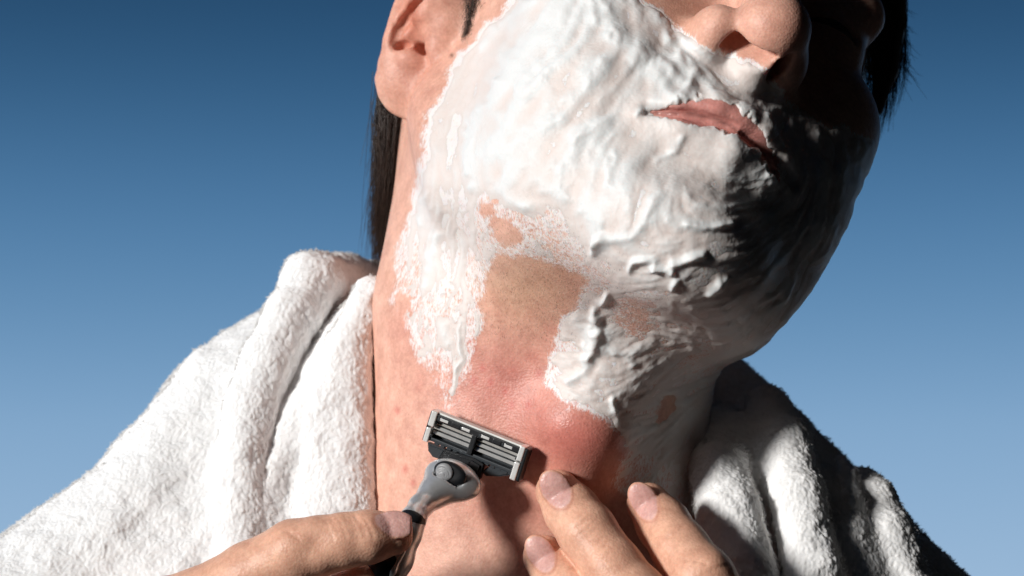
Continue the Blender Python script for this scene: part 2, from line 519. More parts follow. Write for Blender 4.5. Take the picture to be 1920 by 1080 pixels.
HEAD = head_sculpt()
def trace(S, px, py, z=190.0):
    """walk from the camera along a photo pixel to the surface"""
    for _ in range(160):
        d = float(S(V(px, py, z)[None], margin=30.0)[0])
        z -= max(min(d * 0.7, 6.0), 0.02)
        if d < 0.05: break
    return V(px, py, z)
def surf_line(S, pts, rad, amp): S.line([trace(S, *p) for p in pts], rad, amp)
MOUTH = [(1203, 210), (1230, 213), (1262, 213), (1300, 214), (1338, 222), (1372, 237), (1404, 260), (1432, 290), (1452, 322), (1464, 356)]
mouth_pts = [trace(HEAD, *p) for p in MOUTH]
HEAD.line(mouth_pts[1:], 1.4, -1.5)
HEAD.line([p + np.array([0, 3.2, 0]) for p in mouth_pts[2:8]], 3.0, 0.9)
HEAD.line([p + np.array([-1, -3.4, 0]) for p in mouth_pts[2:8]], 3.0, 0.8)
HP, HQ = HEAD.mesh((-125, -150, -115), (150, 175, 140), 0.95)

# ------------------------------------------------------------------ foam layout (photo pixels -> thickness)
FOAM_EDGE = [(975, -40), (960, 0), (925, 40), (905, 60), (872, 92), (848, 130), (826, 180), (806, 217), (796, 270), (783, 330), (770, 400), (752, 450),
    (738, 500), (734, 560), (752, 590), (768, 640), (787, 680), (818, 728), (838, 775), (852, 762), (880, 695), (900, 625), (903, 560), (917, 495), (935, 478),
    (1000, 482), (1062, 505), (1098, 528), (1080, 575), (1048, 605), (1032, 655), (1022, 722), (1052, 762), (1102, 766), (1150, 796), (1166, 850), (1150, 905),
    (1200, 960), (1300, 970), (1345, 900), (1360, 800), (1385, 690), (1460, 650), (1540, 560), (1620, 420), (1650, 300), (1640, 262), (1612, 262), (1590, 236),
    (1560, 240), (1515, 222), (1480, 190), (1452, 152), (1432, 132), (1415, 118), (1372, 106), (1335, 96), (1318, 88), (1298, 70), (1276, 64), (1262, 62), (1258, 45), (1240, 24), (1205, 4), (1190, -40)]
LIPS = [(1205, 210), (1250, 199), (1300, 186), (1345, 184), (1378, 195), (1408, 222), (1438, 255), (1458, 300), (1465, 352), (1447, 325), (1418, 284), (1380, 256), (1335, 240), (1290, 236), (1240, 219)]
BARE = [[(1245, 745), (1262, 742), (1268, 760), (1250, 785), (1238, 790), (1234, 775)], [(1148, 818), (1168, 820), (1172, 845), (1150, 862), (1142, 840)],
        [(905, 385), (925, 380), (922, 395), (908, 400)], [(925, 412), (950, 420), (975, 445), (955, 455), (930, 440)], [(750, 545), (768, 560), (762, 590), (748, 600), (745, 575)]]
#            x     y    base streak lump film
CONTROL = [(1000, 150, .85, .50, .35, 1), (950, 300, .75, .55, .30, 1), (1120, 220, .7, .5, .35, 1), (835, 250, .16, .55, .10, .95), (862, 130, .2, .5, .1, .95), (845, 400, .10, .6, .12, .95), (800, 330, .08, .5, .1, .9),
    (890, 425, -.05, .55, .30, .75), (950, 425, -.38, .35, .20, .62), (1050, 475, -.30, .35, .20, .66), (1105, 520, -.18, .4, .25, .68), (1000, 440, -.2, .35, .2, .7), (1130, 440, .5, .45, .3, 1),
    (1200, 590, -.22, .45, .20, .50), (1260, 620, .08, .55, .2, .62), (830, 520, .02, .55, .20, .82), (770, 520, -.15, .5, .15, .66), (850, 640, -.04, .5, .20, .74), (840, 735, -.35, .35, .10, .50), (885, 560, -.2, .4, .15, .68),
    (1330, 140, .8, .25, .30, 1), (1400, 138, .0, .1, .1, 1), (1380, 125, .15, .1, .15, 1), (1420, 190, .6, .1, .75, 1), (1180, 40, .55, .25, .4, 1), (1240, 100, .9, .3, .3, 1), (1150, 350, .6, .55, .30, 1), (1215, 250, .15, .2, .12, .9), (1310, 270, .12, .25, .15, .9), (1240, 190, .45, .2, .2, 1),
    (1330, 350, .40, .35, .45, .9), (1280, 470, .35, .40, .35, .9), (1210, 530, .2, .4, .3, .8), (1420, 430, .4, .4, .3, .9), (1520, 400, .45, .55, .2, .95), (1560, 300, .6, .2, .6, 1), (1450, 580, .3, .55, .2, .85),
    (1330, 620, .24, .55, .2, .75), (1060, 680, .06, .4, .5, .8), (1085, 720, .15, .4, .5, .8), (1130, 650, .6, .3, .6, .9), (1220, 700, .34, .55, .25, .8), (1180, 790, .28, .55, .3, .75), (1280, 850, .34, .4, .15, .85), (1180, 890, .0, .4, .15, .6)]
FLOW = [(900, 150, -.35, 1), (1050, 100, -.7, .75), (1000, 250, -.6, .8), (860, 350, -.12, 1), (1150, 150, -.6, .8), (1250, 120, .75, .6), (1150, 300, -.4, .9), (1230, 350, -.5, .85), (830, 500, -.18, 1), (850, 680, -.1, 1),
    (950, 430, .35, .95), (1060, 480, .45, .9), (1330, 300, .9, .25), (1350, 400, .95, .1), (1300, 500, .75, -.5), (1450, 480, .6, -.8), (1550, 380, .35, -.95), (1590, 300, .1, -1), (1450, 600, .7, -.7), (1250, 600, .85, .35), (1200, 650, .85, -.3),
    (1250, 720, .7, -.7), (1280, 850, .45, -.9), (1100, 680, .8, .3), (1180, 780, .7, -.5)]
STROKES = [([(1004, 0), (963, 23), (925, 61), (902, 93)], 9, .9), ([(940, 157), (899, 210), (879, 257), (876, 300), (886, 345)], 11, 1.1), ([(1121, 5), (1138, 23), (1121, 40)], 9, 1.2),
    ([(1150, 44), (1176, 82), (1208, 108), (1237, 128), (1255, 140)], 18, 1.5), ([(1281, 112), (1302, 140), (1293, 163), (1281, 187)], 12, 1.3), ([(1262, 74), (1280, 72), (1296, 82), (1319, 94)], 11, 1.4),
    ([(1335, 103), (1375, 112), (1405, 122)], 7, .5), ([(1225, 22), (1248, 44), (1258, 66)], 9, 1.0), ([(1135, 122), (1106, 157), (1057, 187)], 14, .9), ([(1130, 227), (1092, 262), (1054, 315)], 16, 1.0),
    ([(1051, 222), (981, 257), (946, 289)], 14, .7), ([(1030, 120), (985, 170), (950, 230)], 20, .8), ([(1278, 262), (1264, 289), (1231, 303)], 7, .9), ([(1152, 293), (1147, 325), (1144, 351)], 8, .8), ([(1234, 369), (1211, 412), (1187, 442), (1117, 453)], 10, .9),
    ([(1290, 427), (1333, 424), (1366, 420)], 6.5, 1.7), ([(1342, 240), (1380, 256), (1415, 281), (1440, 316), (1452, 340)], 6, .7), ([(1196, 216), (1214, 205)], 6, .8),
    ([(1262, 494), (1286, 482), (1315, 474)], 8.5, 2.2), ([(1181, 505), (1192, 491), (1227, 488), (1233, 502)], 6.5, 1.7), ([(1240, 503), (1262, 508)], 7, 1.7), ([(1260, 543), (1271, 526)], 5, 1.4), ([(1359, 517), (1350, 537), (1330, 552)], 5.5, 1.5),
    ([(1117, 466), (1131, 447)], 9, 1.7), ([(1128, 567), (1140, 555)], 6, 1.6), ([(1114, 581), (1120, 610), (1122, 637), (1117, 660)], 7, 1.5), ([(1117, 600), (1123, 638), (1108, 673), (1091, 696), (1070, 711)], 8, 1.4),
    ([(1094, 650), (1108, 673)], 6, 1.2), ([(1132, 652), (1167, 667), (1184, 685)], 7, 1.0), ([(1184, 664), (1225, 638)], 7, .8), ([(1149, 752), (1155, 775), (1153, 800)], 5, 1.2), ([(1065, 757), (1108, 764), (1149, 774)], 5, .6),
    ([(796, 367), (790, 423)], 6, .8), ([(825, 440), (811, 490), (799, 540)], 8, .8), ([(831, 612), (840, 642)], 9, .7), ([(863, 600), (866, 673), (852, 731)], 3.5, .8), ([(930, 350), (960, 375), (1000, 390)], 12, .8), ([(1020, 350), (1075, 380), (1120, 420)], 14, .6)]

RX0, RY0, RS, RW, RH = 640, -60, 2.0, 540, 540
gx, gy = np.meshgrid(RX0 + RS * np.arange(RW), RY0 + RS * np.arange(RH))
def rnoise(scale, seed, oct=1):
    p = np.stack([gx.ravel(), gy.ravel(), np.zeros(gx.size)], 1)
    out, a = 0, 1.0
    for o in range(oct):
        out = out + a * noise3(p, scale / 2 ** o, seed + o * 17); a *= 0.55
    return out.reshape(gx.shape)
def idw(pts, cols, power=3.0):
    num, den = np.zeros(gx.shape + (len(cols),)), np.zeros(gx.shape)
    for p in pts:
        w = 1.0 / (((gx - p[0]) ** 2 + (gy - p[1]) ** 2 + 400) ** (power / 2))
        den += w
        for i, c in enumerate(cols): num[..., i] += w * p[c]
    return num / den[..., None]
def rsample(A, px, py):
    x = np.clip((px - RX0) / RS, 0, RW - 1.001); y = np.clip((py - RY0) / RS, 0, RH - 1.001)
    i, j = y.astype(int), x.astype(int); fy, fx = y - i, x - j
    return A[i, j] * (1 - fy) * (1 - fx) + A[i + 1, j] * fy * (1 - fx) + A[i, j + 1] * (1 - fy) * fx + A[i + 1, j + 1] * fy * fx
def streaks(fu, fv, length, seed):
    src = np.random.default_rng(seed).normal(size=gx.shape)
    src = (src + np.roll(src, 1, 0) + np.roll(src, 1, 1) + np.roll(src, (1, 1), (0, 1))) / 2
    acc = src.copy(); cnt = 1
    for sgn in (1, -1):
        x, y = gx.copy(), gy.copy()
        for _ in range(length):
            u, v = rsample(fu, x, y), rsample(fv, x, y)
            x = x + sgn * u * RS; y = y + sgn * v * RS
            acc += rsample(src, x, y); cnt += 1
    acc = acc / acc.std()
    return acc

fl = idw(FLOW, (2, 3), 3.5)
fn = np.linalg.norm(fl, axis=2) + 1e-9
ang = rnoise(60, 91, 2) * 0.35
fu, fv = fl[..., 0] / fn, fl[..., 1] / fn
fu, fv = fu * np.cos(ang) - fv * np.sin(ang), fu * np.sin(ang) + fv * np.cos(ang)
def blur(A, n):
    for _ in range(n): A = (A * 2 + np.roll(A, 1, 0) + np.roll(A, -1, 0) + np.roll(A, 1, 1) + np.roll(A, -1, 1)) / 6
    return A
LONG, SHORT = blur(streaks(fu, fv, 14, 3), 3), blur(streaks(fu, fv, 5, 4), 2); LONG /= LONG.std(); SHORT /= SHORT.std()
WIDE = blur(streaks(fu, fv, 36, 5), 26); WIDE /= WIDE.std()
SOFT = 0.55 - 0.40 * sstep(1360, 1200, gx) * sstep(440, 330, gy) + 0.32 * sstep(940, 870, gx) + 0.25 * sstep(1330, 1450, gx) + 0.3 * sstep(1130, 1220, gx) * sstep(560, 640, gy)
ctl = idw(CONTROL, (2, 3, 4, 5), 3.5)
edge = -poly_dist(gx, gy, FOAM_EDGE) + rnoise(26, 5, 3) * 7
lips = poly_dist(gx, gy, LIPS) + rnoise(12, 9, 2) * 2.0
lump = rnoise(24, 21, 2)
big = rnoise(70, 33, 2)
fine = np.abs(rnoise(11, 41, 2))
T = ctl[..., 0] * (0.8 + 0.5 * big) + ctl[..., 1] * SOFT * (0.42 * LONG + 0.16 * SHORT) + ctl[..., 2] * (0.55 * lump + 0.12 * (0.35 - fine)) + 0.42 * np.clip(ctl[..., 0], 0, 1) * WIDE
for pts, wd, ht in STROKES:
    m = (gx > min(p[0] for p in pts) - 4 * wd) & (gx < max(p[0] for p in pts) + 4 * wd) & (gy > min(p[1] for p in pts) - 4 * wd) & (gy < max(p[1] for p in pts) + 4 * wd)
    d = poly_dist(gx[m] + 5 * lump[m], gy[m] + 5 * big[m], pts, closed=False)
    T[m] = np.maximum(T[m], T[m] * 0.5) + ht * np.exp(-(d / wd) ** 2) * (0.85 + 0.3 * lump[m])
film = ctl[..., 3].copy()
for b in BARE:
    d = poly_dist(gx, gy, b) + 4 * lump
    d = d + 5 * rnoise(9, 58, 2)
    T = np.minimum(T, (d - 3) * 0.06); film = np.minimum(film, np.clip(0.34 + d / 26, 0, 1))
ramp = sstep(-2, 26, edge)
T = np.minimum(T, 3.2)
T = T * (0.25 + 0.75 * ramp) - 0.5 * (1 - sstep(-3, 9, edge))
T = blur(T, 3)
T = np.minimum(T, (lips + 2 + 5 * rnoise(16, 77, 3)) * 0.16 - 0.1)
film *= sstep(-20, 8, edge) * sstep(-5, 4, lips)

# ------------------------------------------------------------------ skin colour
HN = normals(HP, HQ)
hpx, hpy = to_px(HP)
view = np.array([0, 0, DIST]) - HP
view /= np.linalg.norm(view, axis=1, keepdims=True)
facing = (HN * view).sum(1)
skin = np.tile(np.array([0.75, 0.44, 0.34]), (len(HP), 1))
def tint(px, py, rx, ry, col, amt):
    g = amt * np.exp(-((hpx - px) / rx) ** 2 - ((hpy - py) / ry) ** 2) * (facing > -0.2)
    skin[:] = skin * (1 - g[:, None]) + np.array(col) * g[:, None]
blot = noise3(HP, 7, 3) + 0.6 * noise3(HP, 3.2, 4)
RED = (0.58, 0.20, 0.16)
tint(770, 80, 80, 150, (0.66, 0.31, 0.23), 0.75)
tint(770, 20, 22, 60, (0.60, 0.17, 0.09), 0.5)
tint(980, 540, 100, 80, (0.60, 0.38, 0.25), 0.7)
tint(940, 730, 140, 110, (0.62, 0.24, 0.20), 0.8)
tint(1085, 825, 125, 85, (0.50, 0.135, 0.11), 0.85)
tint(1000, 950, 150, 60, (0.56, 0.22, 0.17), 0.5)
tint(760, 620, 40, 60, (0.64, 0.29, 0.23), 0.5)
tint(1450, 60, 100, 60, (0.62, 0.30, 0.22), 0.6)
tint(1280, 30, 40, 40, (0.55, 0.27, 0.18), 0.5)
m = np.clip(blot - 0.12, 0, 1) * np.exp(-((hpx - 950) / 170) ** 2 - ((hpy - 760) / 160) ** 2)
skin = skin * (1 - 0.8 * m[:, None]) + np.array(RED) * 0.8 * m[:, None]
for x, y in [(889, 713), (920, 717), (947, 733), (905, 690), (880, 640), (960, 760), (860, 800), (760, 880), (1010, 700), (745, 770), (990, 760), (775, 905), (790, 930)]:
    tint(x, y, 6, 8, (0.55, 0.10, 0.09), 0.55)
tint(847, 104, 3.5, 3.5, (0.12, 0.06, 0.04), 1.0)
ld = poly_dist(hpx, hpy, LIPS)
lm = (1 - sstep(-3, 5, ld)) * (facing > -0.3)
dm = poly_dist(hpx, hpy, MOUTH, closed=False)
lipcol = (1 - 0.45 * np.exp(-(dm / 4.0) ** 2))[:, None] * np.array([0.62, 0.28, 0.245]) * (1 + 0.18 * noise3(HP * np.array([1, .35, 1]), 1.2, 8))[:, None]
skin = skin * (1 - lm[:, None]) + lipcol * lm[:, None]
fv_ = rsample(film, hpx, hpy) * (facing > -0.1)
fv_[(hpx < RX0 + 10) | (hpy > 1000)] = 0
inside_nostril = np.zeros(len(HP))
gl = 0.8 * lm + 0.2 * np.exp(-((hpx - 950) / 160) ** 2 - ((hpy - 700) / 200) ** 2) + 0.6 * np.exp(-((hpx - 1090) / 90) ** 2 - ((hpy - 830) / 60) ** 2)


# ------------------------------------------------------------------ hands (parts of the same body mesh)
def hand_sculpts():
    out = []
    # hand on the throat: three fingers coming up from the lower right, nails to the camera
    s = Sculpt()
    fA = [V(1046, 922, 63), V(1072, 958, 66), V(1100, 996, 71), V(1150, 1066, 78), V(1192, 1122, 82), V(1290, 1290, 82)]
    fB = [V(1216, 946, 57), V(1244, 984, 63), V(1276, 1030, 71), V(1318, 1086, 80), V(1352, 1140, 83), V(1420, 1300, 84)]
    fC = [V(1021, 1044, 63), V(1050, 1085, 68), V(1085, 1130, 76), V(1150, 1220, 84), V(1230, 1330, 84)]
    s.chain(fA, [7.0, 8.5, 9.1, 9.2, 10.2, 11], k=0.5)
    s.chain(fB, [6.9, 8.3, 8.9, 9.9, 9.6, 11], k=0.5)
    s.chain(fC, [6.8, 8.0, 8.4, 8.8, 10], k=0.5)
    s.ell(V(1370, 1400, 78), (36, 26, 15), k=10)
    s.chain([V(1370, 1400, 76), V(1450, 1640, 60)], [24, 26], k=16)
    nails = []
    def nail(sc, px, py, z, dx, dy, w, l, tilt):
        d = np.array([dx, -dy, 0.12]); d /= np.linalg.norm(d)
        n = np.array([tilt[0], tilt[1], 1.0]); n -= d * (d @ n); n /= np.linalg.norm(n)
        c = V(px, py, z); ax = np.stack([np.cross(d, n), d, n])
        sc.ell(c, (w, l, 1.75), ax, k=0.3)
        nails.append((c, ax, w, l))
    nail(s, 1042, 916, 70.0, -50, -70, 4.7, 6.4, (-0.18, 0.10))
    nail(s, 1207, 937, 63.6, -48, -66, 4.4, 6.2, (-0.28, 0.10))
    nail(s, 1014, 1036, 69.6, -45, -62, 4.4, 6.2, (-0.22, 0.10))
    # creases over the joints
    def crease(sc, pts, rad=0.55, amp=-0.38): sc.line([V(*p) for p in pts], rad, amp)
    zA, zB = 80.5, 80.5
    for o in (0, 8, 15): crease(s, [(1070 + o, 1000 + o * 1.3, zA - 3 + o * .1), (1092 + o, 982 + o * 1.3, zA + o * .1), (1114 + o, 970 + o * 1.3, zA - 4 + o * .1)], 0.8, -0.26)
    for o in range(5): crease(s, [(1095 + o * 9, 1030 + o * 11, 81 + o), (1125 + o * 9, 1014 + o * 11, 83 + o), (1150 + o * 8, 1000 + o * 11, 79 + o)], 0.55, -0.22)
    for o in (0, 9): crease(s, [(1230 + o, 1006 + o * 1.3, zB - 6), (1250 + o, 991 + o * 1.3, zB - 1.5), (1272 + o, 978 + o * 1.3, zB - 4)], 0.8, -0.3)
    for o in (-22, -12, 0, 10, 24): crease(s, [(1296 + o * .7, 1062 + o, 86), (1322 + o * .7, 1042 + o, 90), (1350 + o * .7, 1036 + o, 87)], 0.8, -0.28)
    s.brush(V(1345, 1050, 89), 4, 0.5)
    out.append((s, (-4, -125, 25), (100, -52, 110), nails))
    # hand holding the razor: index finger from the lower left, tip on the handle
    s = Sculpt(); nails = []
    fI = [V(735, 1001, 90), V(690, 1007, 92), V(645, 1014, 92), V(600, 1024, 91), V(553, 1037, 89), V(470, 1082, 84), V(380, 1138, 78), V(290, 1200, 72)]
    s.chain(fI, [6.6, 7.9, 8.2, 8.8, 9.9, 10.6, 12, 13.5], k=0.5)
    s.chain([V(676, 1102, 84), V(620, 1135, 82), V(540, 1190, 74), V(430, 1280, 66)], [7.5, 8.6, 10, 13], k=0.5)
    s.chain([V(300, 1210, 68), V(240, 1420, 50)], [20, 26], k=10)
    s.ell(V(380, 1290, 62), (26, 20, 14), k=12)
    nail(s, 741, 984, 94.6, 62, 6, 4.6, 6.6, (0.12, 0.55))
    for x, dy, a in [(655, 0, -.22), (664, 2, -.3), (673, 0, -.42), (681, 3, -.34), (690, 2, -.4), (640, 4, -.15), (628, 4, -.15), (616, 5, -.12)]:
        crease(s, [(x - 8, 968 + dy, 96), (x + 2, 985 + dy, 99.5), (x + 10, 1006 + dy, 100)], 0.6, a)
    s.brush(V(590, 1022, 99), 3.6, -1.3)
    s.brush(V(556, 1003, 97), 7, 0.9)
    crease(s, [(520, 985, 95), (545, 1000, 98), (562, 1012, 99)], 0.6, -0.3)
    crease(s, [(500, 1000, 94), (530, 1012, 97)], 0.6, -0.15)
    out.append((s, (-135, -125, 40), (-30, -66, 112), nails))
    return out

hv, hq, hc, hg = [], [], [], []
off = len(HP)
for s, lo, hi, nails in hand_sculpts():
    P, Q = s.mesh(lo, hi, 0.55)
    c = np.tile(np.array([0.74, 0.43, 0.305]), (len(P), 1))
    rd = noise3(P, 6, 77) * 0.5 + 0.5
    c = c * (1 - 0.25 * rd[:, None]) + np.array([0.66, 0.33, 0.22]) * 0.25 * rd[:, None]
    g = np.full(len(P), 0.15)
    for cc, ax, w, l in nails:
        q = (P - cc) @ ax.T
        rr = np.sqrt((q[:, 0] / w) ** 2 + (q[:, 1] / l) ** 2)
        m = (1 - sstep(0.86, 0.98, rr)) * (q[:, 2] > -1.5)
        lun = sstep(0.5, 0.9, -q[:, 1] / l)
        tip = sstep(0.80, 0.9, q[:, 1] / l)
        nc = np.array([0.68, 0.40, 0.36]) + lun[:, None] * np.array([0.06, 0.08, 0.08]) + tip[:, None] * np.array([0.08, 0.14, 0.12])
        c = c * (1 - m[:, None]) + nc * m[:, None]
        ring = np.exp(-((rr - 1.02) / 0.07) ** 2) * (q[:, 2] > -2)
        c = c * (1 - 0.55 * ring[:, None]) + np.array([0.50, 0.20, 0.14]) * 0.55 * ring[:, None]
        g = g * (1 - m) + 0.55 * m
    hv.append(P); hq.append(Q + off); hc.append(c); hg.append(g); off += len(P)
allP = np.concatenate([HP] + hv); allQ = np.concatenate([HQ] + hq)
person = link('person', make_mesh('person', allP, allQ, SKIN, attrs={
    'skin_colour': ('FLOAT_COLOR', np.c_[np.concatenate([skin] + hc), np.ones(len(allP))]),
    'film': ('FLOAT', np.concatenate([fv_, np.zeros(len(allP) - len(HP))])), 'gloss': ('FLOAT', np.concatenate([gl] + hg))}),
    label='man with a lathered face holding a razor to his tilted throat', category='person')

# ------------------------------------------------------------------ shaving foam
def build_foam():
    t = rsample(T, hpx, hpy)
    e = rsample(edge, hpx, hpy)
    ear = poly_dist(hpx, hpy, [(690, -140), (850, -140), (850, 60), (822, 150), (812, 205), (765, 235), (690, 190)]) < 0
    ok = (e > -14) & (facing > -0.3) & (hpx > 715) & (hpx < 1690) & ~ear & (hpy > -60) & (hpy < 985)
    ok &= ~((HP[:, 2] < 12) & (hpy > 200) & (hpx > 1000) & (facing < 0.2) & (hpy < 560))
    Q = HQ[ok[HQ].all(1)]
    used, inv = np.unique(Q, return_inverse=True)
    P, Q = HP[used], inv.reshape(Q.shape)
    P, Q = subdivide(P, Q); P = HEAD.snap(P, 1)
    x, y = to_px(P); keep = rsample(T, x, y) > -0.7
    Q = Q[keep[Q].any(1)]
    used, inv = np.unique(Q, return_inverse=True); P, Q = P[used], inv.reshape(Q.shape)
    P, Q = subdivide(P, Q)
    Nn = normals(P, Q)
    x, y = to_px(P)
    t = rsample(T, x, y)
    t = t + 0.05 * noise3(P, 0.9, 51) * np.clip(t + .4, 0, 1) + 0.03 * noise3(P, 0.45, 52)
    P = P + Nn * np.clip(t, -0.6, 4)[:, None]
    Q = Q[(t > -0.3)[Q].any(1)]
    used, inv = np.unique(Q, return_inverse=True); P, Q, t = P[used], inv.reshape(Q.shape), t[used]
    return link('shaving_foam', make_mesh('shaving_foam', P, Q, FOAM, attrs={'thickness': ('FLOAT', t)}),
         label='white shaving foam smeared over cheeks, chin and neck', category='foam')
foam = build_foam()
# ------------------------------------------------------------------ bathrobe
def robe_sculpt():
    s = Sculpt()
    s.chain([V(650, 655, -52), V(480, 800, -32), V(310, 1015, -12), V(70, 1215, 0), V(-200, 1450, 0)], [28, 33, 34, 38, 50], k=1)
    s.chain([V(500, 1000, -5), V(300, 1250, 5)], [30, 40], k=8)
    s.ell(V(960, 1750, -60), (210, 110, 95), k=50)
    # collar peak and its rolls, left of the neck
    s.chain([V(580, 524, -18), V(640, 528, -34), V(730, 545, -52)], [9, 9.5, 9], k=8)
    s.chain([V(592, 522, -18), V(550, 592, -9), V(506, 675, -2), V(472, 760, 5), V(456, 860, 12), V(454, 960, 18), V(450, 1070, 25), V(440, 1200, 32)], [9.5, 9.5, 9.5, 9, 9, 9, 10, 12], k=4)
    s.chain([V(695, 585, -12), V(645, 645, -9), V(602, 712, -4), V(562, 790, 4), V(524, 880, 13), V(500, 990, 19), V(480, 1150, 28)], [8, 8.5, 8.5, 7.5, 6, 5.5, 7], k=1.5)
    for dx, r in ((0, 1.0), (-48, 0.95)):
        s.chain([V(706 + dx * .3, 548, -1), V(670 + dx * .5, 640, 3), V(658 + dx * .9, 740, 8), V(656 + dx, 840, 13), V(656 + dx, 960, 19), V(648 + dx, 1120, 27)], np.array([4, 5.5, 7, 8, 9, 11]) * r, k=6)
    s.chain([V(655, 700, -16), V(610, 860, -12), V(580, 1010, -6), V(560, 1200, 6)], [12, 13, 14, 18], k=3)
    # right shoulder and hanging folds
    s.chain([V(1296, 762, -55), V(1412, 888, -32), V(1572, 1068, -12), V(1740, 1250, 0), V(1900, 1500, 5)], [24, 26, 29, 31, 40], k=1)
    s.chain([V(1350, 800, -10), V(1345, 880, 24), V(1368, 960, 38), V(1396, 1080, 48), V(1420, 1220, 58)], [8, 9.5, 10, 10.5, 13], k=3)
    s.chain([V(1440, 760, -8), V(1470, 830, 16), V(1492, 930, 32), V(1524, 1080, 44), V(1560, 1240, 50)], [7, 8.5, 9, 9.5, 12], k=2)
    s.chain([V(1576, 862, 2), V(1592, 895, 12), V(1598, 940, 22), V(1594, 1080, 32), V(1590, 1240, 40)], [1.6, 2.6, 2.8, 2.8, 3], k=2)
    s.chain([V(1622, 895, -2), V(1638, 940, 10), V(1664, 1010, 20), V(1704, 1120, 28), V(1760, 1260, 34)], [4, 7.5, 8.5, 9, 11], k=3)
    s.chain([V(1420, 860, 4), V(1540, 1050, 18), V(1590, 1240, 28)], [16, 21, 24], k=4)
    return s
ROBE = robe_sculpt()
RP, RQ = ROBE.mesh((-240, -150, -100), (220, 25, 90), 1.3)
RN = normals(RP, RQ)
RP = RP + RN * (0.8 * noise3(RP, 11, 61) + 0.4 * noise3(RP, 5, 62))[:, None]
def worley(P, scale, seed):
    q = P / scale; i = np.floor(q).astype(np.int64); best = np.full(len(P), 9.0)
    for dx in (-1, 0, 1):
        for dy in (-1, 0, 1):
            for dz in (-1, 0, 1):
                c = i + np.array([dx, dy, dz])
                o = np.stack([_hash(c[:, 0], c[:, 1], c[:, 2], seed + k) * 0.45 + 0.5 for k in range(3)], 1)
                best = np.minimum(best, ((c + o - q) ** 2).sum(1))
    return np.sqrt(best)
# the faces the camera can see are refined so that the tufts of the pile are real relief
rx, ry = to_px(RP)
rv = np.array([0, 0, DIST]) - RP; rv /= np.linalg.norm(rv, axis=1, keepdims=True)
RN = normals(RP, RQ)
seen = ((RN * rv).sum(1) > -0.35) & (rx > -60) & (rx < 1980) & (ry < 1130)
sel = seen[RQ].all(1)
FQ = RQ[sel]; used, inv = np.unique(FQ, return_inverse=True)
FP, FQ = RP[used], inv.reshape(FQ.shape)
for _ in range(2): FP, FQ = subdivide(FP, FQ)
FN = normals(FP, FQ)
warp = np.stack([noise3(FP, 3.0, 81), noise3(FP, 3.0, 82), noise3(FP, 3.0, 83)], 1)
tuft = worley((FP + 0.9 * warp) * np.array([1.0, 0.62, 1.0]), 1.5, 90)
tuft2 = worley((FP + 0.5 * warp) * np.array([1.0, 0.7, 1.0]), 0.75, 95)
FP = FP + FN * (0.72 * (0.6 - tuft) + 0.34 * (0.5 - tuft2) + 0.3 * noise3(FP, 3.5, 64))[:, None] + np.array([0, -0.35, 0]) * np.clip(0.7 - tuft, 0, 1)[:, None]
allR = np.concatenate([RP - RN * (0.9 * seen)[:, None], FP]); allRQ = np.concatenate([RQ, FQ + len(RP)])
robe = link('bathrobe', make_mesh('bathrobe', allR, allRQ, TOWEL), label='white fluffy terry bathrobe with a folded collar open at the neck', category='bathrobe')

def build_pile():
    A, B, C, D = (RP[RQ[:, i]] for i in range(4))
    area = 0.5 * np.linalg.norm(np.cross(C - A, D - B), axis=1)
    cen = (A + B + C + D) / 4
    fn = np.cross(C - A, D - B); fn /= np.linalg.norm(fn, axis=1, keepdims=True) + 1e-9
    x, y = to_px(cen)
    vd = np.array([0, 0, DIST]) - cen; vd /= np.linalg.norm(vd, axis=1, keepdims=True)
    face = (fn * vd).sum(1)
    ok = (face > -0.45) & (x > -120) & (x < 2000) & (y < 1180) & (y > 400)
    rim = 1 - sstep(-0.05, 0.28, face)
    dens = np.where(ok, 2.7 * rim, 0.0) * area
    n = rng.poisson(dens)
    f = np.repeat(np.arange(len(RQ)), n)
    u, v = rng.random(len(f)), rng.random(len(f))
    p = (A[f] * (1 - u)[:, None] + B[f] * u[:, None]) * (1 - v)[:, None] + (D[f] * (1 - u)[:, None] + C[f] * u[:, None]) * v[:, None]
    nn = fn[f]
    # tufts lean in clumps, on the whole downwards
    lean = np.stack([noise3(p, 3.2, 71), noise3(p, 3.2, 72) - 0.45, noise3(p, 3.2, 73)], 1) * 0.75
    lean += rng.normal(0, 0.2, lean.shape)
    d = nn * 0.85 + lean
    d /= np.linalg.norm(d, axis=1, keepdims=True)
    ln = (1.35 + 0.45 * noise3(p, 4, 74) + rng.normal(0, 0.25, len(p))).clip(0.5, 2.4)
    side = np.cross(d, rng.normal(size=d.shape)); side /= np.linalg.norm(side, axis=1, keepdims=True)
    oth = np.cross(d, side)
    w = rng.uniform(0.12, 0.26, len(p))
    base = p - nn * 0.4
    mid = base + d * (ln * 0.6)[:, None]
    curl = d + 0.7 * np.stack([noise3(p, 2, 75), -0.6 + 0 * ln, noise3(p, 2, 76)], 1)
    curl /= np.linalg.norm(curl, axis=1, keepdims=True)
    tip = mid + curl * (ln * 0.55)[:, None]
    rings = []
    for c, ww in ((base, 0.8), (mid, 1.0)):
        for a in (0, 2.094, 4.189):
            rings.append(c + (side * math.cos(a) + oth * math.sin(a)) * (w * ww)[:, None])
    Vv = np.stack(rings + [tip], 1).reshape(-1, 3)
    o = np.arange(len(p))[:, None] * 7
    tri = []
    for i in range(3):
        j = (i + 1) % 3
        tri += [np.array([i, j, 3 + j]), np.array([i, 3 + j, 3 + i]), np.array([3 + i, 3 + j, 6])]
    F = np.concatenate([o + t[None] for t in tri])
    me = make_mesh('pile', Vv, F, FIBRE)
    return link('pile', me, robe, label='short white terry pile', kind='stuff')
pile = build_pile()

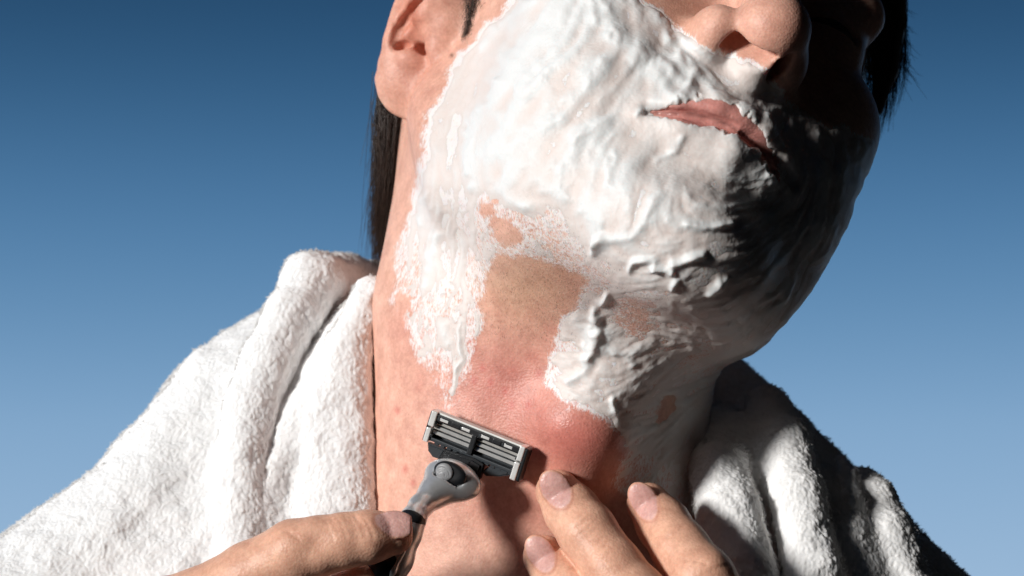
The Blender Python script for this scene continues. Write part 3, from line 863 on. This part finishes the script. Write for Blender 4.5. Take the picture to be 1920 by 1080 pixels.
# ------------------------------------------------------------------ hair
def strands(name, curves, r0, mat, parent, label=None):
    """curves: (n, m, 3) points; thin three-sided tapering tubes"""
    C = np.asarray(curves); n, m, _ = C.shape
    tg = np.gradient(C, axis=1); tg /= np.linalg.norm(tg, axis=2, keepdims=True) + 1e-9
    ref = np.array([0.3, 0.2, 0.93])
    a = np.cross(tg, ref); a /= np.linalg.norm(a, axis=2, keepdims=True) + 1e-9
    b = np.cross(tg, a)
    tp = np.linspace(1, 0.25, m)[None, :, None] * r0
    ring = np.stack([C + (a * math.cos(t) + b * math.sin(t)) * tp for t in (0, 2.094, 4.189)], 2)
    Vv = ring.reshape(-1, 3)
    F = []
    o = np.arange(n)[:, None] * (m * 3)
    for k in range(m - 1):
        for i in range(3):
            j = (i + 1) % 3
            F.append(o + np.array([k * 3 + i, k * 3 + j, (k + 1) * 3 + j, (k + 1) * 3 + i])[None])
    return link(name, make_mesh(name, Vv, np.concatenate(F), mat), parent, label=label)

bvh = BVHTree.FromPolygons(HP.tolist(), HQ.tolist())
def hit(px, py):
    o = Vector((0, 0, DIST)); d = (Vector(V(px, py, 0)) - o).normalized()
    h = bvh.ray_cast(o, d)
    return (np.array(h[0]), np.array(h[1])) if h[0] is not None else (None, None)
def along(pts, m):
    pts = np.asarray(pts); t = np.linspace(0, len(pts) - 1, m); i = np.minimum(t.astype(int), len(pts) - 2); f = (t - i)[:, None]
    return pts[i] * (1 - f) + pts[i + 1] * f
def bundle(guide, n, spread, m=9, jit=0.6, wave=0.8):
    g = along(guide, m); out = []
    for _ in range(n):
        o = rng.normal(0, 1, 3) * spread
        ph, am = rng.uniform(0, 6.28), rng.normal(0, wave)
        t = np.linspace(0, 1, m)[:, None]
        k0, k1 = rng.uniform(-0.15, 0.2), rng.uniform(0.75, 1.06)
        gg = along(g, m)
        idx = np.clip((k0 + (k1 - k0) * np.linspace(0, 1, m)) * (m - 1), 0, m - 1.001); i = idx.astype(int); f = (idx - i)[:, None]
        gg = g[i] * (1 - f) + g[i + 1] * f
        out.append(gg + o * (1 - 0.35 * t) + am * np.sin(t * 4 + ph) * np.array([0.6, 0.1, 0.5]) + rng.normal(0, jit, 3) * t)
    return out
def build_hair():
    s = Sculpt()
    s.chain([V(745, 120, -24), V(739, 215, -22), V(733, 300, -24), V(726, 390, -26), V(717, 460, -30)], [6.5, 5.4, 5.2, 4.4, 2.0], k=2)
    s.ell(H(0, -14, 56), (79, 96, 84), HAX, k=4)
    s.ell(H(0, 100, 20), (82, 66, 70), HAX, k=6, mode='cut')
    s.ell(H(-60, 60, -30), (70, 62, 60), HAX, k=6, mode='cut')
    s.ell(H(60, 60, -42), (70, 62, 60), HAX, k=6, mode='cut')
    s.ell(V(780, 40, 0), (18, 40, 20), k=4, mode='cut')
    P, Q = s.mesh((-120, 5, -130), (180, 180, 90), 1.6)
    cap = link('hair', make_mesh('hair', P, Q, HAIR), person, label='short dark brown hair')
    cs = []
    for q in range(7):
        dx = rng.uniform(-10, 16)
        cs += bundle([V(733 + dx, 170, -20), V(731 + dx, 230, -19), V(727 + dx * 1.1, 290, -20), V(724 + dx * .9, 350, -21), V(718 + dx * .9, 420, -25), V(713 + dx * .4, 496, -28)], 110, np.array([1.7, 2.6, 2.4]), wave=1.7, jit=1.6)
    cs += bundle([V(712, 190, -24), V(704, 270, -26), V(696, 330, -26)], 26, np.array([1.6, 9, 2]), jit=2.0)
    strands('hair_strand', cs, 0.13, HAIR, cap)
    # temple hair on the far side
    cs = []
    for q in range(60):
        x0 = rng.uniform(1630, 1698); y0 = rng.uniform(-60, 120)
        L = rng.uniform(90, 170)
        x1 = x0 - rng.uniform(0, 30) + (8 if x0 > 1685 else 0); y1 = min(y0 + L, 262 - (x1 - 1640) * 0.9 + rng.uniform(-15, 10))
        z = -12 - (x0 - 1640) * 0.12
        cs += bundle([V(x0, y0, z), V((x0 + x1) / 2 + 5, (y0 + y1) / 2, z), V(x1, y1, z)], 14, np.array([1.0, 1.6, 3.0]), m=7, jit=0.9, wave=0.5)
    for q in range(16):
        x0, y0 = 1692 + rng.uniform(-14, 6), rng.uniform(-20, 130)
        cs += bundle([V(x0, y0, -16), V(x0 + 14, y0 + 22, -16), V(x0 + rng.uniform(24, 46), y0 + rng.uniform(30, 60), -16)], 2, np.array([.6, .8, 1.0]), m=7, jit=1.0, wave=0.3)
    strands('hair_strand', cs, 0.13, HAIR, cap)
    s2 = Sculpt()
    s2.chain([V(1668, -60, -16), V(1672, 40, -16), V(1660, 130, -14), V(1644, 205, -12)], [6.5, 5, 4.2, 2.2], k=1)
    P, Q = s2.mesh((95, 50, -40), (150, 125, 15), 1.2)
    link('hair_lock', make_mesh('hair_lock', P, Q, HAIR), cap)
    # sideburn
    cs = []
    for q in range(420):
        y = rng.uniform(-60, 64)
        hw = 17 * (1 - max(0, y) / 85.0)
        x = 885 + (0 - y) * 0.10 + rng.normal(0, 0.55) * hw
        p, nrm = hit(x, y)
        if p is None: continue
        nrm = np.array(nrm)
        d = np.array([rng.normal(0.05, 0.35), -1.0, 0.0]); d -= nrm * (d @ nrm) * 0.9
        L = rng.uniform(2.2, 5.0)
        t = np.linspace(0, 1, 5)[:, None]
        cs.append(p + d * L * t + nrm * (0.15 + 0.9 * np.sin(t * 2.4)) + rng.normal(0, .3, 3) * t * t)
    strands('sideburn', cs, 0.07, HAIR, cap)
    # stubble on the shaved skin
    cs = []
    for q in range(3300):
        x, y = (rng.uniform(740, 1180), rng.uniform(440, 860)) if q < 1000 else (rng.uniform(890, 1260), rng.uniform(380, 640))
        p, nrm = hit(x, y)
        if p is None or rsample(T, np.array([x]), np.array([y]))[0] > 0.1: continue
        d = nrm * 0.5 + np.array([0.2, -0.8, 0]) + rng.normal(0, 0.25, 3); d /= np.linalg.norm(d)
        L = rng.uniform(0.25, 0.6) * (1.0 if q < 1000 else 1.5)
        cs.append(np.stack([p - d * .1, p + d * L * .5, p + d * L]))
    strands('stubble', cs, 0.026, HAIR, person, label='short dark stubble')
build_hair()

def build_eyes():
    k = N('eye'); co = k.coord()
    k.s(Base_Color=(0.10, 0.08, 0.07, 1), Roughness=0.35, Specular_IOR_Level=0.3)
    me = bpy.data.meshes.new('eye'); bm = bmesh.new(); bmesh.ops.create_uvsphere(bm, u_segments=32, v_segments=20, radius=0.0118); bm.to_mesh(me); bm.free()
    me.polygons.foreach_set('use_smooth', np.ones(len(me.polygons), bool)); me.materials.append(k.m)
    for q in (-1, 1):
        o = link('eye', me, person); o.location = to_local(H(q * 30, 77.8, 10)[None])[0]
build_eyes()

# ------------------------------------------------------------------ razor
def build_razor():
    BP = plain('black_plastic', (0.009, 0.010, 0.012), 0.33, spec=0.5, bump=(1500, 0.25, 0.0001))
    GP = plain('dark_grey_plastic', (0.026, 0.032, 0.038), 0.36, spec=0.5, bump=(1500, 0.25, 0.0001))
    SV = plain('satin_silver', (0.70, 0.71, 0.72), 0.30, metal=0.68, bump=(2200, 0.12, 0.0001))
    WH = plain('chrome_clip', (0.90, 0.90, 0.88), 0.25, metal=0.45)
    ST = plain('blade_steel', (0.80, 0.78, 0.74), 0.3, metal=0.65)
    PAD = plain('grey_button', (0.24, 0.245, 0.255), 0.45)
    WS = plain('white_strip', (0.75, 0.75, 0.72), 0.5)
    c0 = V(893, 833, 58.5)
    w = np.array([-0.33, -0.10, 0.94]); w /= np.linalg.norm(w)
    u = np.array([0.953, -0.302, 0]); u -= w * (w @ u); u /= np.linalg.norm(u)
    v = np.cross(w, u)
    FR = np.stack([u, v, w])
    root = link('razor', None, label='silver and black safety razor with a three blade head pressed on the throat', category='razor')
    def loc(a): return c0 + np.asarray(a, float) @ FR
    def from_bm(name, bm, mat, parent, smooth=False):
        P = np.array([x.co[:] for x in bm.verts])
        bm.verts.index_update()
        me = bpy.data.meshes.new(name)
        me.from_pydata(to_local(loc(P)).tolist(), [], [[x.index for x in f.verts] for f in bm.faces])
        bm.free()
        me.materials.append(mat)
        if smooth: me.polygons.foreach_set('use_smooth', np.ones(len(me.polygons), bool))
        return link(name, me, parent)
    def box(name, u0, u1, v0, v1, w0, w1, mat, parent, bev=0.15, seg=2, tilt=0.0):
        bm = bmesh.new(); bmesh.ops.create_cube(bm, size=1.0)
        ct, st = math.cos(tilt), math.sin(tilt)
        for x in bm.verts:
            a, b, c = x.co.x * (u1 - u0), x.co.y * (v1 - v0), x.co.z * (w1 - w0)
            x.co = Vector(((u0 + u1) / 2 + a, (v0 + v1) / 2 + b * ct - c * st, (w0 + w1) / 2 + b * st + c * ct))
        if bev: bmesh.ops.bevel(bm, geom=bm.edges[:], offset=bev, segments=seg, affect='EDGES', profile=0.6)
        return from_bm(name, bm, mat, parent)
    def prism(name, pts, w0, w1, mat, parent, bev=0.3):
        bm = bmesh.new()
        lo = [bm.verts.new((a, b, w0)) for a, b in pts]; hi = [bm.verts.new((a, b, w1)) for a, b in pts]
        n = len(pts)
        bm.faces.new(hi); bm.faces.new(lo[::-1])
        for i in range(n): bm.faces.new((lo[i], lo[(i + 1) % n], hi[(i + 1) % n], hi[i]))
        bmesh.ops.recalc_face_normals(bm, faces=bm.faces[:])
        if bev: bmesh.ops.bevel(bm, geom=[e for e in bm.edges if abs(e.verts[0].co.z - e.verts[1].co.z) < 1e-6], offset=bev, segments=2, affect='EDGES')
        return from_bm(name, bm, mat, parent)
    def pxuv(px, py):                       # photo pixel -> (u, v) on the razor plane
        o = np.array([0, 0, DIST]); d = V(px, py, 0) - o
        t = ((c0 - o) @ w) / (d @ w)
        q = o + d * t - c0
        return (q @ u, q @ v)
    # cartridge: frame with blades, windows, clips
    cart = box('cartridge', -16.3, 16.0, 2.5, 4.9, -2.0, 1.7, BP, root, 0.5)
    box('base_plate', -16.0, 15.8, -4.4, 2.6, -2.2, -1.5, GP, cart, 0.1)
    box('guard_bar', -16.0, 15.6, -4.3, -3.0, -1.6, 1.3, GP, cart, 0.35)
    box('lubricating_strip', -15.4, 15.6, 4.75, 5.45, -1.9, 1.25, WS, cart, 0.25)
    box('centre_post', -1.7, 0.0, -3.6, 3.0, -1.4, 1.95, BP, cart, 0.25)
    for a in (-11.8, -4.2, 2.6, 10.6):
        box('rinse_window', a - 1.4, a + 1.4, 3.15, 4.05, 1.4, 1.78, WH, cart, 0.12)
        box('rinse_notch', a - 2.2, a - 1.5, 3.2, 4.0, 1.45, 1.82, GP, cart, 0.08)
    for a, b in ((-9.2, -6.2), (5.2, 8.2)):
        box('raised_pad', a, b, 2.9, 4.3, 1.5, 1.95, BP, cart, 0.2)
    for b, ww in ((1.9, -0.3), (0.3, -0.1), (-1.3, 0.1)):
        bl = box('blade', -14.8, 14.4, b - 0.62, b + 0.5, ww - 0.12, ww + 0.12, ST, cart, 0.05, 1, tilt=-0.55)
        for a in (-11.2, -6.6, 3.8, 9.4):
            box('blade_support', a - 0.5, a + 0.5, b - 0.9, b - 0.5, ww - 1.0, ww + 0.1, GP, bl, 0.06, 1)
    box('end_wall', -17.0, -16.4, -4.9, 5.2, -2.2, 1.5, BP, cart, 0.28, 3)
    box('end_wall', 16.0, 17.4, -5.8, 5.3, -2.4, 2.0, BP, cart, 0.65, 4)
    box('end_clip', -16.55, -14.5, 0.45, 5.5, -2.3, 2.2, WH, cart, 0.4, 3)
    box('end_clip', -16.6, -14.9, -4.9, -0.1, -2.3, 2.2, WH, cart, 0.4, 3)
    box('end_clip', 14.4, 16.2, 0.75, 5.55, -2.3, 2.35, WH, cart, 0.4, 3)
    box('end_clip', 14.2, 16.1, -5.75, 0.15, -2.3, 2.35, WH, cart, 0.4, 3)
    for a, b, c in ((-14.9, -14.2, 2.0), (-14.9, -14.0, -2.4), (13.9, 14.6, 1.2), (13.8, 14.5, -3.0)):
        box('clip_tab', a, b, c - 0.5, c + 0.5, -1.4, 2.0, BP, cart, 0.15)
    # hinge wings and fins under the guard
    prism('wing', [pxuv(*p) for p in [(803, 829), (837, 843), (826, 861), (812, 856), (804, 845)]], -2.0, 0.9, GP, cart, 0.5)
    prism('wing', [pxuv(*p) for p in [(903, 884), (925, 869), (966, 880), (962, 890), (938, 893), (912, 892)]], -2.2, 0.8, GP, cart, 0.5)
    for i in range(13):
        a = -13.0 + i * 2.2
        box('fin', a, a + 1.5, -5.0, -4.0, -1.2, 0.9 + 0.2 * (i % 2), GP, cart, 0.12, 1)
    yoke = prism('yoke', [pxuv(*p) for p in [(838, 841), (892, 857), (910, 868), (903, 897), (893, 905), (868, 893), (838, 877), (818, 871)]], -1.2, 2.9, BP, root, 0.8)
    prism('yoke_shoulder', [pxuv(*p) for p in [(846, 849), (888, 862), (884, 872), (842, 858)]], 2.6, 3.2, BP, yoke, 0.2)
    # handle: satin metal neck, dark ring, rubber grip
    s = Sculpt()
    s.ell(V(850, 899, 64.5), (9.4, 5.6, 3.8), FR, k=1)
    s.chain([V(845, 905, 65), V(812, 927, 67.5), V(788, 950, 72), V(774, 974, 77)], [4.6, 4.4, 3.5, 3.3], k=6)
    s.chain([V(774, 974, 77), V(762, 1000, 79), V(738, 1045, 80), V(702, 1105, 81), V(640, 1210, 81)], [3.7, 4.6, 6.0, 6.8, 7.2], k=3)
    s.ell(V(843, 889, 69.2), (5.6, 3.7, 1.6), FR, k=0.6, mode='cut')
    P, Q = s.mesh((-75, -125, 50), (0, -48, 95), 0.6)
    handle = link('handle', make_mesh('handle', P, Q, SV), root)
    def blob(name, fn, lo, hi, h, mat, parent):
        s = Sculpt(); fn(s); P, Q = s.mesh(lo, hi, h); return link(name, make_mesh(name, P, Q, mat), parent)
    c = V(844, 888, 68.7)
    btn = blob('button', lambda s: (s.ell(c, (5.5, 3.7, 1.7), FR), s.ell(V(850, 890, 71.6), (3.2, 2.6, 1.1), FR, k=0.8, mode='cut')), c - 8, c + 8, 0.3, BP, handle)
    c = V(833, 885, 69.7)
    def pad(s):
        s.ell(c, (2.9, 2.8, 0.95), FR)
        for rr in (1.1, 1.75, 2.4):
            pts = [c + FR[0] * (rr * math.cos(t) - 0.2) + FR[1] * (rr * math.sin(t) * 0.95 - 0.9) + FR[2] * (0.95 - 0.06 * rr * rr) for t in np.linspace(0.1, 2.9, 9)]
            s.line(pts, 0.24, -0.4)
    blob('ribbed_pad', pad, c - 4, c + 4, 0.22, PAD, btn)
    blob('ring', lambda s: s.chain([V(772.5, 977, 77.4), V(766, 990, 78.4)], [4.35, 4.6]), V(769, 984, 78) - 9, V(769, 984, 78) + 9, 0.35, BP, handle)
    blob('grip', lambda s: s.chain([V(748, 1016, 81.6), V(722, 1064, 83.0), V(690, 1115, 84), V(630, 1215, 84)], [3.4, 4.8, 5.4, 5.8]), (-70, -122, 70), (-25, -72, 95), 0.45, BP, handle)
    blob('grip_stripe', lambda s: s.chain([V(756, 1034, 85.2), V(736, 1070, 86.6), V(700, 1130, 88)], [0.8, 0.9, 0.9]), (-60, -115, 75), (-25, -75, 95), 0.35, SV, handle)
    return root
razor = build_razor()
